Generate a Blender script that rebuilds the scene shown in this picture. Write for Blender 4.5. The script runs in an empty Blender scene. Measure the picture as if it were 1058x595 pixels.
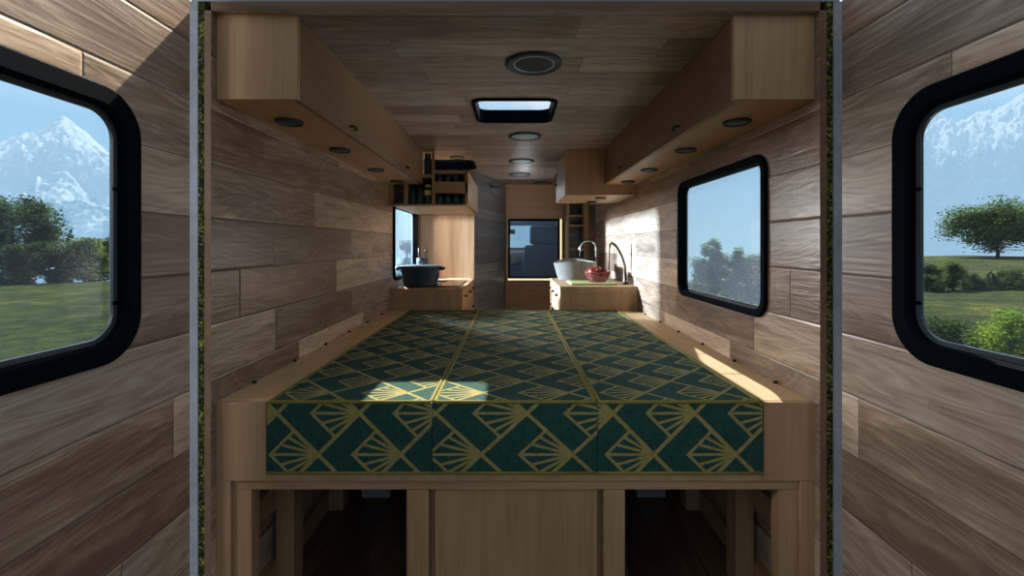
import bpy, bmesh, math, random
from mathutils import Vector, Matrix
random.seed(7)
ZO = 1.25                      # eye height above the van floor; the builder works relative to the eye, floor ends at z = 0
F = 470.0
scene = bpy.context.scene
COL = scene.collection

def lin(r, g, b):
    def c(v):
        v /= 255.0
        return v / 12.92 if v <= 0.04045 else ((v + 0.055) / 1.055) ** 2.4
    return (c(r), c(g), c(b), 1.0)

# ------------------------------------------------------------------ node helpers
class NT:
    def __init__(s, name):
        s.m = bpy.data.materials.new(name); s.m.use_nodes = True
        s.t = s.m.node_tree; s.n = s.t.nodes; s.l = s.t.links
        s.n.clear()
        s.out = s.n.new('ShaderNodeOutputMaterial')
    def put(s, sock, v):
        if hasattr(v, 'is_output') or isinstance(v, bpy.types.NodeSocket): s.l.new(v, sock)
        elif v is not None: sock.default_value = v
    def math(s, op, a, b=None, c=None, clamp=False):
        n = s.n.new('ShaderNodeMath'); n.operation = op; n.use_clamp = clamp
        s.put(n.inputs[0], a); s.put(n.inputs[1], b); s.put(n.inputs[2], c)
        return n.outputs[0]
    def comb(s, x, y, z):
        n = s.n.new('ShaderNodeCombineXYZ'); s.put(n.inputs[0], x); s.put(n.inputs[1], y); s.put(n.inputs[2], z)
        return n.outputs[0]
    def obj(s):
        tc = s.n.new('ShaderNodeTexCoord'); sp = s.n.new('ShaderNodeSeparateXYZ')
        s.l.new(tc.outputs['Object'], sp.inputs[0])
        return tc.outputs['Object'], sp.outputs[0], sp.outputs[1], sp.outputs[2]
    def noise(s, vec, scale, detail=4, rough=0.55, dist=0.0):
        n = s.n.new('ShaderNodeTexNoise'); s.put(n.inputs['Vector'], vec)
        n.inputs['Scale'].default_value = scale; n.inputs['Detail'].default_value = detail
        n.inputs['Roughness'].default_value = rough; n.inputs['Distortion'].default_value = dist
        return n.outputs['Fac']
    def white(s, x, y):
        n = s.n.new('ShaderNodeTexWhiteNoise'); n.noise_dimensions = '2D'
        s.put(n.inputs['Vector'], s.comb(x, y, 0.0)); return n.outputs['Value']
    def ramp(s, fac, stops):
        n = s.n.new('ShaderNodeValToRGB'); s.put(n.inputs[0], fac)
        e = n.color_ramp.elements
        while len(e) < len(stops): e.new(0.5)
        for i, (p, c) in enumerate(stops):
            e[i].position = p; e[i].color = c
        return n.outputs[0]
    def mix(s, fac, a, b, mode='MIX'):
        n = s.n.new('ShaderNodeMix'); n.data_type = 'RGBA'; n.blend_type = mode
        s.put(n.inputs[0], fac); s.put(n.inputs[6], a); s.put(n.inputs[7], b)
        return n.outputs[2]
    def bump(s, h, strength, dist):
        n = s.n.new('ShaderNodeBump'); n.inputs['Strength'].default_value = strength
        n.inputs['Distance'].default_value = dist; s.l.new(h, n.inputs['Height']); return n.outputs[0]
    def bsdf(s, color, rough=0.5, metal=0.0, normal=None, spec=0.5, **kw):
        n = s.n.new('ShaderNodeBsdfPrincipled')
        s.put(n.inputs['Base Color'], color); s.put(n.inputs['Roughness'], rough)
        n.inputs['Metallic'].default_value = metal; n.inputs['Specular IOR Level'].default_value = spec
        if normal is not None: s.l.new(normal, n.inputs['Normal'])
        for k, v in kw.items(): s.put(n.inputs[k.replace('_', ' ')], v)
        return n.outputs[0]
    def done(s, shader):
        s.l.new(shader, s.out.inputs[0]); return s.m

def flat(name, rgb, rough=0.5, metal=0.0, spec=0.5, var=0.12):
    t = NT(name); o, x, y, z = t.obj()
    n = t.noise(o, 40, 3)
    c = lin(*rgb); d = tuple(v * (1 - var) for v in c[:3]) + (1,); e = tuple(min(1, v * (1 + var)) for v in c[:3]) + (1,)
    return t.done(t.bsdf(t.ramp(n, [(0.3, d), (0.7, e)]), rough, metal, spec=spec))

def planks(name, la, ra, h, r0, length, dark, mid, light, rough=0.42, groove=0.0028, seed=0.0, bumpk=0.33, spec=0.5):
    """boards: la long axis, ra row axis (0,1,2)"""
    t = NT(name); o, x, y, z = t.obj(); ax = (x, y, z)
    L, R = ax[la], ax[ra]
    rr = t.math('DIVIDE', t.math('SUBTRACT', R, r0), h)
    row = t.math('FLOOR', rr); fr = t.math('FRACT', rr)
    rw = t.white(row, 3.3 + seed)
    ll = t.math('ADD', t.math('DIVIDE', L, length), t.math('MULTIPLY', rw, 7.0))
    idx = t.math('FLOOR', ll); fl = t.math('FRACT', ll)
    rnd = t.white(row, t.math('ADD', idx, 17.7 + seed))
    rnd2 = t.white(idx, t.math('ADD', row, 51.3 + seed))
    # grooves
    g1 = t.math('LESS_THAN', t.math('MINIMUM', fr, t.math('SUBTRACT', 1.0, fr)), groove / h * 0.5)
    g2 = t.math('LESS_THAN', t.math('MULTIPLY', t.math('MINIMUM', fl, t.math('SUBTRACT', 1.0, fl)), length), groove * 0.45)
    g = t.math('MAXIMUM', g1, g2)
    gs = t.math('MINIMUM', t.math('MULTIPLY', t.math('MINIMUM', fr, t.math('SUBTRACT', 1.0, fr)), h / 0.006), 1.0)
    gs2 = t.math('MINIMUM', t.math('MULTIPLY', t.math('MINIMUM', fl, t.math('SUBTRACT', 1.0, fl)), length / 0.005), 1.0)
    gs = t.math('MINIMUM', gs, gs2)
    # grain
    gv = t.comb(t.math('ADD', t.math('MULTIPLY', L, 1.1), t.math('MULTIPLY', rnd, 37.0)),
                t.math('ADD', t.math('MULTIPLY', R, 9.0), t.math('MULTIPLY', rnd2, 91.0)), t.math('MULTIPLY', rnd, 13.0))
    n1 = t.noise(gv, 1.6, 5, 0.6, 1.6)
    gv2 = t.comb(t.math('ADD', t.math('MULTIPLY', L, 3.0), t.math('MULTIPLY', rnd, 57.0)),
                 t.math('MULTIPLY', R, 90.0), t.math('MULTIPLY', rnd2, 23.0))
    n2 = t.noise(gv2, 1.5, 4, 0.65, 0.4)
    gv3 = t.comb(t.math('ADD', t.math('MULTIPLY', L, 0.8), t.math('MULTIPLY', rnd2, 77.0)),
                 t.math('ADD', t.math('MULTIPLY', R, 5.0), t.math('MULTIPLY', rnd, 19.0)), 2.0)
    n3 = t.noise(gv3, 2.2, 2, 0.5, 0.8)
    rings = t.math('ABSOLUTE', t.math('SUBTRACT', t.math('FRACT', t.math('MULTIPLY', n3, 11.0)), 0.5))
    fac = t.math('ADD', t.math('MULTIPLY', n1, 0.66), t.math('ADD', t.math('MULTIPLY', n2, 0.24), t.math('MULTIPLY', rings, 0.22)))
    fac = t.math('ADD', t.math('SUBTRACT', fac, 0.02), t.math('MULTIPLY', t.math('SUBTRACT', rnd, 0.5), 0.32))
    col = t.ramp(fac, [(0.30, dark), (0.46, tuple((a + b) / 2 for a, b in zip(dark, mid))), (0.55, mid), (0.74, light)])
    # knots
    v = t.n.new('ShaderNodeTexVoronoi'); v.inputs['Scale'].default_value = 1.0
    t.l.new(t.comb(t.math('ADD', t.math('MULTIPLY', L, 2.2), t.math('MULTIPLY', rnd, 31.0)),
                   t.math('ADD', t.math('MULTIPLY', R, 5.0), t.math('MULTIPLY', rnd2, 47.0)), rnd), v.inputs['Vector'])
    kn = t.math('SUBTRACT', 1.0, t.math('DIVIDE', v.outputs['Distance'], 0.17), clamp=True)
    kn = t.math('MULTIPLY', kn, t.math('GREATER_THAN', rnd2, 0.3))
    col = t.mix(t.math('MULTIPLY', kn, 0.75), col, tuple(c * 0.45 for c in dark[:3]) + (1,))
    # tint per board
    tint = t.ramp(rnd2, [(0.0, (0.80, 0.79, 0.78, 1)), (0.5, (1.0, 0.97, 0.93, 1)), (1.0, (1.12, 1.04, 0.95, 1))])
    col = t.mix(1.0, col, tint, 'MULTIPLY')
    col = t.mix(t.math('MULTIPLY', g, 0.8), col, tuple(c * 0.25 for c in dark[:3]) + (1,))
    hgt = t.math('ADD', t.math('MULTIPLY', gs, 1.0), t.math('ADD', t.math('MULTIPLY', n2, 0.22), t.math('ADD', t.math('MULTIPLY', n1, 0.85), t.math('MULTIPLY', rings, 0.30))))
    ro = t.math('ADD', rough - 0.08, t.math('MULTIPLY', n2, 0.16))
    return t.done(t.bsdf(col, ro, 0, t.bump(hgt, bumpk, 0.006), spec))

def wood(name, axis, a, b, rough=0.5, scale=1.0, strip=0.0):
    """plain light timber, grain along axis; strip = width of laminated staves"""
    t = NT(name); o, x, y, z = t.obj(); ax = [x, y, z]
    L = ax[axis]; o2 = [ax[i] for i in range(3) if i != axis]
    tone = 0.0
    if strip:
        st = t.math('FLOOR', t.math('DIVIDE', t.math('ADD', o2[0], o2[1]), strip))
        tone = t.math('MULTIPLY', t.math('SUBTRACT', t.white(st, 4.4), 0.5), 0.07)
    v1 = t.comb(t.math('MULTIPLY', L, 0.9 * scale), t.math('MULTIPLY', o2[0], 11.0 * scale), t.math('MULTIPLY', o2[1], 11.0 * scale))
    n1 = t.noise(v1, 1.5, 4, 0.55, 1.0)
    v2 = t.comb(t.math('MULTIPLY', L, 3.0), t.math('MULTIPLY', o2[0], 140.0), t.math('MULTIPLY', o2[1], 140.0))
    n2 = t.noise(v2, 1.3, 3, 0.6, 0.2)
    f = t.math('ADD', t.math('ADD', t.math('MULTIPLY', n1, 0.6), t.math('MULTIPLY', n2, 0.4)), tone)
    col = t.ramp(f, [(0.34, a), (0.66, b)])
    return t.done(t.bsdf(col, rough, 0, t.bump(n2, 0.12, 0.002), 0.4))

def fabric(name, Px, Pw, x0, w0, yb, zt):
    """teal cloth with golden lattice and fans. x = across, w = unfolded front-to-back distance"""
    t = NT(name); o, x, y, z = t.obj()
    w = t.math('ADD', t.math('SUBTRACT', y, yb), t.math('SUBTRACT', z, zt))
    X = t.math('DIVIDE', t.math('SUBTRACT', x, x0), Px); W = t.math('DIVIDE', t.math('SUBTRACT', w, w0), Pw)
    s = t.math('FRACT', t.math('ADD', X, W)); q = t.math('FRACT', t.math('SUBTRACT', X, W))
    s1 = t.math('SUBTRACT', 1.0, s); q1 = t.math('SUBTRACT', 1.0, q)
    pk = Px / math.sqrt(2)                                  # metric length of one unit across a line
    def near(v, lim):                                         # close to 0 or 1
        return t.math('LESS_THAN', t.math('MULTIPLY', t.math('MINIMUM', v, t.math('SUBTRACT', 1.0, v)), pk), lim)
    lat = t.math('MAXIMUM', near(s, 0.0058), near(q, 0.0058))
    k = 0.58
    inside = t.math('MULTIPLY', t.math('LESS_THAN', s1, k), t.math('LESS_THAN', q1, k))
    edge = t.math('LESS_THAN', t.math('MULTIPLY', t.math('ABSOLUTE', t.math('SUBTRACT', t.math('MAXIMUM', s1, q1), k)), pk), 0.0045)
    edge = t.math('MULTIPLY', edge, t.math('LESS_THAN', t.math('MAXIMUM', s1, q1), k + 0.03))
    dx = t.math('MULTIPLY', t.math('ADD', s1, q1), Px / 2); dz = t.math('MULTIPLY', t.math('SUBTRACT', s1, q1), Pw / 2)
    th = t.math('ARCTAN2', dz, dx); dl = math.atan2(Pw, Px) / 3
    dev = t.math('SUBTRACT', th, t.math('MULTIPLY', t.math('ROUND', t.math('DIVIDE', th, dl)), dl))
    rho = t.math('SQRT', t.math('ADD', t.math('MULTIPLY', dx, dx), t.math('MULTIPLY', dz, dz)))
    ray = t.math('LESS_THAN', t.math('MULTIPLY', rho, t.math('ABSOLUTE', t.math('SINE', dev))), 0.0042)
    m = t.math('MAXIMUM', lat, t.math('MAXIMUM', edge, t.math('MULTIPLY', inside, ray)))
    # weave
    wv = t.math('MULTIPLY', t.math('SINE', t.math('MULTIPLY', x, 1500.0)), t.math('SINE', t.math('MULTIPLY', w, 1500.0)))
    n = t.noise(o, 60, 3)
    teal = t.ramp(n, [(0.3, lin(27, 62, 57)), (0.7, lin(35, 79, 71))])
    gold = t.ramp(n, [(0.3, lin(136, 124, 76)), (0.7, lin(160, 147, 92))])
    col = t.mix(m, teal, gold)
    h = t.math('ADD', t.math('MULTIPLY', wv, 0.5), t.math('MULTIPLY', m, 0.8))
    return t.done(t.bsdf(col, 0.82, 0, t.bump(h, 0.25, 0.0015), 0.25))

def glass(name, tint, haze=0.0, hazecol=(0.5, 0.65, 0.8, 1)):
    t = NT(name)
    tr = t.n.new('ShaderNodeBsdfTransparent'); tr.inputs[0].default_value = tint
    gl = t.n.new('ShaderNodeBsdfGlossy'); gl.inputs['Roughness'].default_value = 0.0
    fr = t.n.new('ShaderNodeFresnel'); 
    ge = t.n.new('ShaderNodeNewGeometry')
    t.l.new(t.math('ADD', 1.45, t.math('MULTIPLY', ge.outputs['Backfacing'], 1 / 1.45 - 1.45)), fr.inputs[0])
    mx = t.n.new('ShaderNodeMixShader'); t.l.new(fr.outputs[0], mx.inputs[0])
    t.l.new(tr.outputs[0], mx.inputs[1]); t.l.new(gl.outputs[0], mx.inputs[2])
    sh = mx.outputs[0]
    if haze:
        df = t.n.new('ShaderNodeBsdfTranslucent'); df.inputs[0].default_value = hazecol
        d2 = t.n.new('ShaderNodeBsdfDiffuse'); d2.inputs[0].default_value = hazecol
        a = t.n.new('ShaderNodeMixShader'); a.inputs[0].default_value = 0.5
        t.l.new(df.outputs[0], a.inputs[1]); t.l.new(d2.outputs[0], a.inputs[2])
        o, x, y, z = t.obj(); n = t.noise(o, 2.0, 2)
        m2 = t.n.new('ShaderNodeMixShader')
        t.l.new(t.math('MULTIPLY', n, haze * 2), m2.inputs[0])
        t.l.new(sh, m2.inputs[1]); t.l.new(a.outputs[0], m2.inputs[2]); sh = m2.outputs[0]
    return t.done(sh)

def leafmat(name, a, b, trans=0.35):
    t = NT(name); o, x, y, z = t.obj()
    n = t.noise(o, 1.3, 3, 0.6)
    col = t.ramp(n, [(0.32, a), (0.68, b)])
    d = t.n.new('ShaderNodeBsdfDiffuse'); t.l.new(col, d.inputs[0])
    r = t.n.new('ShaderNodeBsdfTranslucent'); t.l.new(col, r.inputs[0])
    m = t.n.new('ShaderNodeMixShader'); m.inputs[0].default_value = trans
    t.l.new(d.outputs[0], m.inputs[1]); t.l.new(r.outputs[0], m.inputs[2])
    return t.done(m.outputs[0])

M = {}
pd, pm, pl = lin(118, 96, 82), lin(176, 155, 138), lin(208, 190, 174)
SEAM = 0.082 + ZO
M['wall'] = planks('wall_planks', 1, 2, 0.16, SEAM, 0.82, pd, pm, pl, 0.30)
M['door'] = planks('door_planks', 1, 2, 0.165, SEAM, 1.3, pd, pm, pl, 0.40, seed=5.0)
M['ceil'] = planks('ceiling_planks', 0, 1, 0.15, 0.03, 0.95, lin(118, 104, 96), lin(158, 145, 136), lin(186, 174, 164), 0.5, seed=11.0, groove=0.003)
M['floor'] = planks('floor_planks', 1, 0, 0.15, 0.0, 1.2, lin(80, 54, 44), lin(110, 80, 66), lin(136, 102, 86), 0.35, seed=21.0)
M['greyplank'] = planks('grey_planks', 0, 2, 0.09, SEAM, 2.0, lin(88, 90, 96), lin(118, 120, 126), lin(144, 146, 152), 0.35, seed=31.0, groove=0.003)
wa, wb = lin(160, 124, 92), lin(186, 152, 118)
M['wood_z'] = wood('pale_wood_upright', 2, wa, wb, strip=0.045)
M['wood_y'] = wood('pale_wood_long', 1, wa, wb)
M['wood_x'] = wood('pale_wood_across', 0, wa, wb)
M['flap'] = wood('flap_wood', 1, lin(118, 90, 64), lin(138, 108, 80), 0.5)  # cabinet wood darkened for the doors; their shade is in the colour
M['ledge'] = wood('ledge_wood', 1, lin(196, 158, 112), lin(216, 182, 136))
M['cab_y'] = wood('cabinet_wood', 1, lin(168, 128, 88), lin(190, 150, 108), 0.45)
M['ply'] = wood('ply_edge', 0, lin(92, 70, 52), lin(112, 86, 66), 0.7)
M['black'] = flat('black_frame', (4, 11, 19), 0.65, spec=0.03)
M['gasket'] = flat('grey_gasket', (58, 66, 74), 0.35)
M['metal'] = flat('white_metal', (120, 129, 143), 0.7)
M['chrome'] = flat('chrome', (190, 196, 202), 0.15, 1.0)
M['bronze'] = flat('bronze', (96, 80, 66), 0.3, 0.9)
M['blackmetal'] = flat('black_metal', (22, 20, 18), 0.4, 0.5)
M['lampring'] = flat('lamp_ring', (38, 44, 52), 0.55)
M['lampglass'] = flat('lamp_glass', (84, 92, 100), 0.5)
M['lampbright'] = flat('lamp_glass_pale', (150, 172, 186), 0.5)
M['grille'] = flat('speaker_grille', (30, 30, 34), 0.7)
M['enamel'] = flat('dark_enamel', (36, 56, 72), 0.5)
M['hob'] = flat('hob_glass', (20, 16, 16), 0.12)
M['ceramic'] = flat('ceramic', (122, 118, 114), 0.2)
M['redwire'] = flat('red_wire', (124, 38, 34), 0.45)
M['apple'] = flat('apple_skin', (130, 32, 28), 0.3, var=0.35)
M['stem'] = flat('stem_brown', (70, 48, 30), 0.7)
M['board'] = flat('green_board', (176, 178, 118), 0.5)
M['jar'] = flat('jar_glass', (52, 72, 84), 0.12)
M['jarlid'] = flat('jar_lid', (70, 92, 84), 0.4, 0.3)
M['jarlid2'] = flat('jar_lid_dark', (16, 20, 24), 0.4, 0.3)
M['label'] = flat('jar_label_yellow', (232, 214, 140), 0.6)  # pale yellow of sunlight, painted on one jar's band and lid
M['gold'] = flat('gold_piping', (122, 112, 46), 0.7)
M['seat'] = flat('seat_fabric', (120, 138, 158), 0.8)
M['dash'] = flat('dash_plastic', (84, 98, 114), 0.6)
M['pale'] = flat('pale_box', (150, 160, 172), 0.4)
M['glass'] = glass('window_glass', (0.90, 0.96, 1.0, 1), 0.03)
M['glass_side'] = glass('side_window_glass', (0.86, 0.94, 1.0, 1), 0.22)
M['glass_cab'] = glass('partition_glass', (0.62, 0.74, 0.85, 1), 0.30, (0.3, 0.45, 0.6, 1))
M['bark'] = flat('bark', (84, 70, 58), 0.9, var=0.3)
M['leaf_dark'] = leafmat('leaves_dark', lin(44, 62, 42), lin(84, 104, 64))
M['leaf_mid'] = leafmat('leaves_mid', lin(62, 84, 46), lin(112, 134, 74))
M['leaf_light'] = leafmat('leaves_light', lin(88, 122, 44), lin(156, 178, 76))
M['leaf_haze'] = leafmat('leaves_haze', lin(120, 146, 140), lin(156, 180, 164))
M['needle'] = leafmat('needles', lin(38, 54, 44), lin(62, 80, 60), 0.15)

def ins_mat():
    t = NT('green_insulation'); o, x, y, z = t.obj()
    n = t.noise(o, 110, 3, 0.7); n2 = t.noise(o, 45, 2)
    col = t.ramp(t.math('ADD', t.math('MULTIPLY', n, 0.75), t.math('MULTIPLY', n2, 0.25)),
                 [(0.38, lin(10, 14, 6)), (0.48, lin(36, 44, 20)), (0.56, lin(76, 82, 38)), (0.67, lin(160, 150, 92))])
    return t.done(t.bsdf(col, 0.9, 0, t.bump(n, 1.0, 0.01), 0.1))
M['ins'] = ins_mat()

# ------------------------------------------------------------------ mesh builder
class MB:
    def __init__(s): s.bm = bmesh.new()
    def box(s, x0, x1, y0, y1, z0, z1, mi=0):
        v = [s.bm.verts.new((x, y, z)) for x in (x0, x1) for y in (y0, y1) for z in (z0, z1)]
        for f in ((0, 1, 3, 2), (4, 6, 7, 5), (0, 4, 5, 1), (2, 3, 7, 6), (0, 2, 6, 4), (1, 5, 7, 3)):
            s.bm.faces.new([v[i] for i in f]).material_index = mi
        return s
    def hull(s, pts, faces):
        v = [s.bm.verts.new(p) for p in pts]
        for f in faces: s.bm.faces.new([v[i] for i in f])
        return s
    def lathe(s, prof, c=(0, 0, 0), seg=32, axis=2, sq=(1, 1)):
        rings = []
        for r, h in prof:
            ring = []
            for i in range(seg):
                a = 2 * math.pi * i / seg
                p = [r * math.cos(a) * sq[0], r * math.sin(a) * sq[1], h]
                if axis == 0: p = [p[2], p[0], p[1]]
                if axis == 1: p = [p[0], p[2], p[1]]
                ring.append(s.bm.verts.new((p[0] + c[0], p[1] + c[1], p[2] + c[2])))
            rings.append(ring)
        for a, b in zip(rings, rings[1:]):
            for i in range(seg):
                j = (i + 1) % seg
                s.bm.faces.new((a[i], a[j], b[j], b[i]))
        for ring in (rings[0], rings[-1]): s.bm.faces.new(ring)
        return s
    def tube(s, pts, r, seg=10, closed=False):
        pts = [Vector(p) for p in pts]; n = len(pts); rings = []
        rs = r if isinstance(r, (list, tuple)) else [r] * n
        up = None
        for i in range(n):
            if closed: d = pts[(i + 1) % n] - pts[i - 1]
            else: d = pts[min(i + 1, n - 1)] - pts[max(i - 1, 0)]
            d.normalize()
            if up is None:
                up = Vector((0, 0, 1)) if abs(d.z) < 0.9 else Vector((1, 0, 0))
            u = (up - d * up.dot(d)).normalized(); w = d.cross(u); up = u
            rings.append([s.bm.verts.new(pts[i] + (u * math.cos(2 * math.pi * k / seg) + w * math.sin(2 * math.pi * k / seg)) * rs[i]) for k in range(seg)])
        pairs = list(zip(rings, rings[1:])) + ([(rings[-1], rings[0])] if closed else [])
        for a, b in pairs:
            for k in range(seg):
                j = (k + 1) % seg
                s.bm.faces.new((a[k], a[j], b[j], b[k]))
        if not closed:
            s.bm.faces.new(rings[0]); s.bm.faces.new(rings[-1])
        return s
    def ball(s, c, rx, ry, rz, u=20, v=12):
        r = bmesh.ops.create_uvsphere(s.bm, u_segments=u, v_segments=v, radius=1)
        for q in r['verts']: q.co = Vector((q.co.x * rx + c[0], q.co.y * ry + c[1], q.co.z * rz + c[2]))
        return s
    def build(s, name, mats, parent=None, smooth=False, bevel=0.0, seg=2):
        bmesh.ops.recalc_face_normals(s.bm, faces=s.bm.faces)
        off = Vector((0, 0, ZO))
        if parent is not None:
            p = parent; loc = Vector((0, 0, 0))
            while p is not None: loc += p.location; p = p.parent
            off = off - loc
        for v in s.bm.verts: v.co += off
        me = bpy.data.meshes.new(name); s.bm.to_mesh(me); s.bm.free()
        for m in (mats if isinstance(mats, (list, tuple)) else [mats]): me.materials.append(m)
        o = bpy.data.objects.new(name, me); COL.objects.link(o)
        if parent is not None: o.parent = parent
        if smooth:
            for p in me.polygons: p.use_smooth = True
            if smooth == 'auto':
                try: me.set_sharp_from_angle(angle=math.radians(40))
                except Exception: pass
        if bevel:
            b = o.modifiers.new('bevel', 'BEVEL'); b.width = bevel; b.segments = seg; b.limit_method = 'ANGLE'; b.harden_normals = False
        return o

def tag(o, label, cat, group=None):
    o['label'] = label; o['category'] = cat
    if group: o['group'] = group
    return o
def struct(o): o['kind'] = 'structure'; return o
def thing(name, loc, label, cat, group=None):
    o = bpy.data.objects.new(name, None); o.empty_display_size = 0.05; COL.objects.link(o)
    o.location = (loc[0], loc[1], loc[2] + ZO)
    return tag(o, label, cat, group)
def sthing(name, loc):
    o = bpy.data.objects.new(name, None); o.empty_display_size = 0.05; COL.objects.link(o)
    o.location = (loc[0], loc[1], loc[2] + ZO); return struct(o)
def dup(root, loc, label, group=None, rotz=0.0, scale=1.0):
    r = root.copy(); COL.objects.link(r); r.location = (loc[0], loc[1], loc[2] + ZO); r['label'] = label
    r.rotation_euler = (0, 0, rotz); r.scale = (scale, scale, scale)
    if group: r['group'] = group
    for ch in list(root.children):
        c = ch.copy(); COL.objects.link(c); c.parent = r
        for g in list(ch.children):
            d = g.copy(); COL.objects.link(d); d.parent = c
    return r

def rrect(a0, a1, b0, b1, r, n=8):
    pts = []
    for cx, cy, st in ((a1 - r, b1 - r, 0), (a0 + r, b1 - r, 90), (a0 + r, b0 + r, 180), (a1 - r, b0 + r, 270)):
        for i in range(n + 1):
            a = math.radians(st + 90 * i / n); pts.append((cx + r * math.cos(a), cy + r * math.sin(a)))
    return pts

def slab(mapf, outer, holes, t0, t1, edge_mat=None):
    """flat panel with holes; mapf(a, b, t) -> xyz"""
    s = MB(); bm = s.bm; edges = []
    for loop in [outer] + holes:
        vs = [bm.verts.new(mapf(a, b, t0)) for a, b in loop]
        for i in range(len(vs)): edges.append(bm.edges.new((vs[i], vs[(i + 1) % len(vs)])))
    r = bmesh.ops.triangle_fill(bm, edges=edges, use_beauty=True)
    fs = [g for g in r['geom'] if isinstance(g, bmesh.types.BMFace)]
    ex = bmesh.ops.extrude_face_region(bm, geom=fs)
    d = Vector(mapf(0, 0, t1)) - Vector(mapf(0, 0, t0))
    bmesh.ops.translate(bm, vec=d, verts=[g for g in ex['geom'] if isinstance(g, bmesh.types.BMVert)])
    bmesh.ops.recalc_face_normals(bm, faces=bm.faces)
    if edge_mat is not None:
        for f in bm.faces:
            if f.normal.y < -0.9: f.material_index = edge_mat
    return s

def ringframe(mapf, rect, r, prof, n=8):
    """prof: closed list of (inset, t)"""
    s = MB(); bm = s.bm; loops = []
    a0, a1, b0, b1 = rect
    for ins, t in prof:
        loops.append([bm.verts.new(mapf(a, b, t)) for a, b in rrect(a0 + ins, a1 - ins, b0 + ins, b1 - ins, max(r - ins * 0.8, 0.008), n)])
    for i in range(len(loops)):
        A, B = loops[i], loops[(i + 1) % len(loops)]
        for k in range(len(A)):
            j = (k + 1) % len(A); bm.faces.new((A[k], A[j], B[j], B[k]))
    return s
def panefill(mapf, rect, r, ins, t):
    s = MB(); a0, a1, b0, b1 = rect
    s.bm.faces.new([s.bm.verts.new(mapf(a, b, t)) for a, b in rrect(a0 + ins, a1 - ins, b0 + ins, b1 - ins, max(r - ins * 0.8, 0.008))])
    return s

# ------------------------------------------------------------------ van shell
XL, XR = -0.892, 0.913            # inner faces of the long walls
YS, YB, YK = 1.348, 1.370, 3.30   # cut rear edge, bed front, bed foot / kitchen start
ZC, ZF = 0.695, -1.25
YE = 5.30
mapL = lambda a, b, t: (XL - t, a, b)
mapR = lambda a, b, t: (XR + t, a, b)
mapC = lambda a, b, t: (a, b, ZC + t)

WIN_R = (1.622, 2.480, -0.268, 0.335)
WIN_L = (3.405, 4.245, -0.272, 0.318)
def shrink(r, d): return rrect(r[0] + d, r[1] - d, r[2] + d, r[3] - d, 0.06)
outer = [(YS, ZF), (YE, ZF), (YE, ZC), (YS, ZC)]
outer2 = [(YS, ZF - 0.05), (YE, ZF - 0.05), (YE, 0.7215), (YS, 0.7215)]
struct(slab(mapL, outer, [shrink(WIN_L, 0.014)], 0, 0.0195, 1).build('wall_left', [M['wall'], M['ply']]))
struct(slab(mapR, outer, [shrink(WIN_R, 0.014)], 0, 0.0195, 1).build('wall_right', [M['wall'], M['ply']]))
for nm, mp, w, k in (('trim_1', mapL, WIN_L, 0), ('trim_2', mapR, WIN_R, 0)):
    struct(slab(mp, outer2, [shrink(w, -0.03)], 0.020, 0.0385).build(nm, M['ins']))
for nm, mp, w, k in (('trim_3', mapL, WIN_L, 0), ('trim_4', mapR, WIN_R, 0)):
    sk = slab(mp, outer2, [shrink(w, -0.05)], 0.039, 0.058)
    p, q = mp(0, 0, 0.0582)[0], mp(0, 0, 0.074)[0]
    sk.box(min(p, q), max(p, q), YS, YS + 0.05, ZF - 0.05, 0.7215)
    struct(sk.build(nm, M['metal']))

SKY1 = (-0.196, 0.222, 2.150, 2.560)
SKY2 = (-0.735, -0.315, 3.712, 4.130)
cr = [(XL - 0.058, YS), (XR + 0.058, YS), (XR + 0.058, 7.2), (XL - 0.058, 7.2)]
ceil_o = [(XL, YS), (XR, YS), (XR, YE), (XL, YE)]
struct(slab(mapC, ceil_o, [shrink(SKY1, 0.011), shrink(SKY2, 0.011)], 0, 0.0265, 1).build('ceiling', [M['ceil'], M['ply']]))
roof_o = [(XL - 0.058, YS + 0.05), (XR + 0.058, YS + 0.05), (XR + 0.058, 7.2), (XL - 0.058, 7.2)]
struct(slab(mapC, roof_o, [shrink(SKY1, 0.011), shrink(SKY2, 0.011)], 0.027, 0.062).build('trim_5', M['metal']))
struct(MB().box(XL - 0.058, XR + 0.058, YS, YS + 0.05, ZC + 0.027, ZC + 0.038).build('trim_6', M['metal']))
struct(MB().box(XL - 0.058, XR + 0.058, YS - 0.02, 7.2, ZF - 0.045, ZF).build('floor', M['floor']))
# narrow lining battens seen between the cut edge and the furniture
for i, (a, b) in enumerate(((XL, XL + 0.004), (XR - 0.004, XR))):
    pass

def wall_window(name, mp, rect, face=0.026, r=0.07, gl='glass_side'):
    c = mp((rect[0] + rect[1]) / 2, rect[2], 0)
    w = sthing(name, c)
    ringframe(mp, rect, r, [(0, -0.001), (0, -0.010), (0.004, -0.014), (face, -0.014), (face + 0.004, -0.010), (face + 0.004, 0.034), (0.0, 0.034), (0.0, 0.021), (0.015, 0.021), (0.015, -0.001)]).build('frame', M['black'], w, smooth='auto')
    ringframe(mp, rect, r, [(face + 0.0045, 0.024), (face + 0.009, 0.024), (face + 0.009, 0.029), (face + 0.0045, 0.029)]).build('gasket', M['gasket'], w)
    panefill(mp, rect, r, face + 0.004, 0.0305).build('pane', M[gl], w)
    return w
wall_window('window_1', mapL, WIN_L, gl='glass')
wall_window('window_2', mapR, WIN_R)

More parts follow.
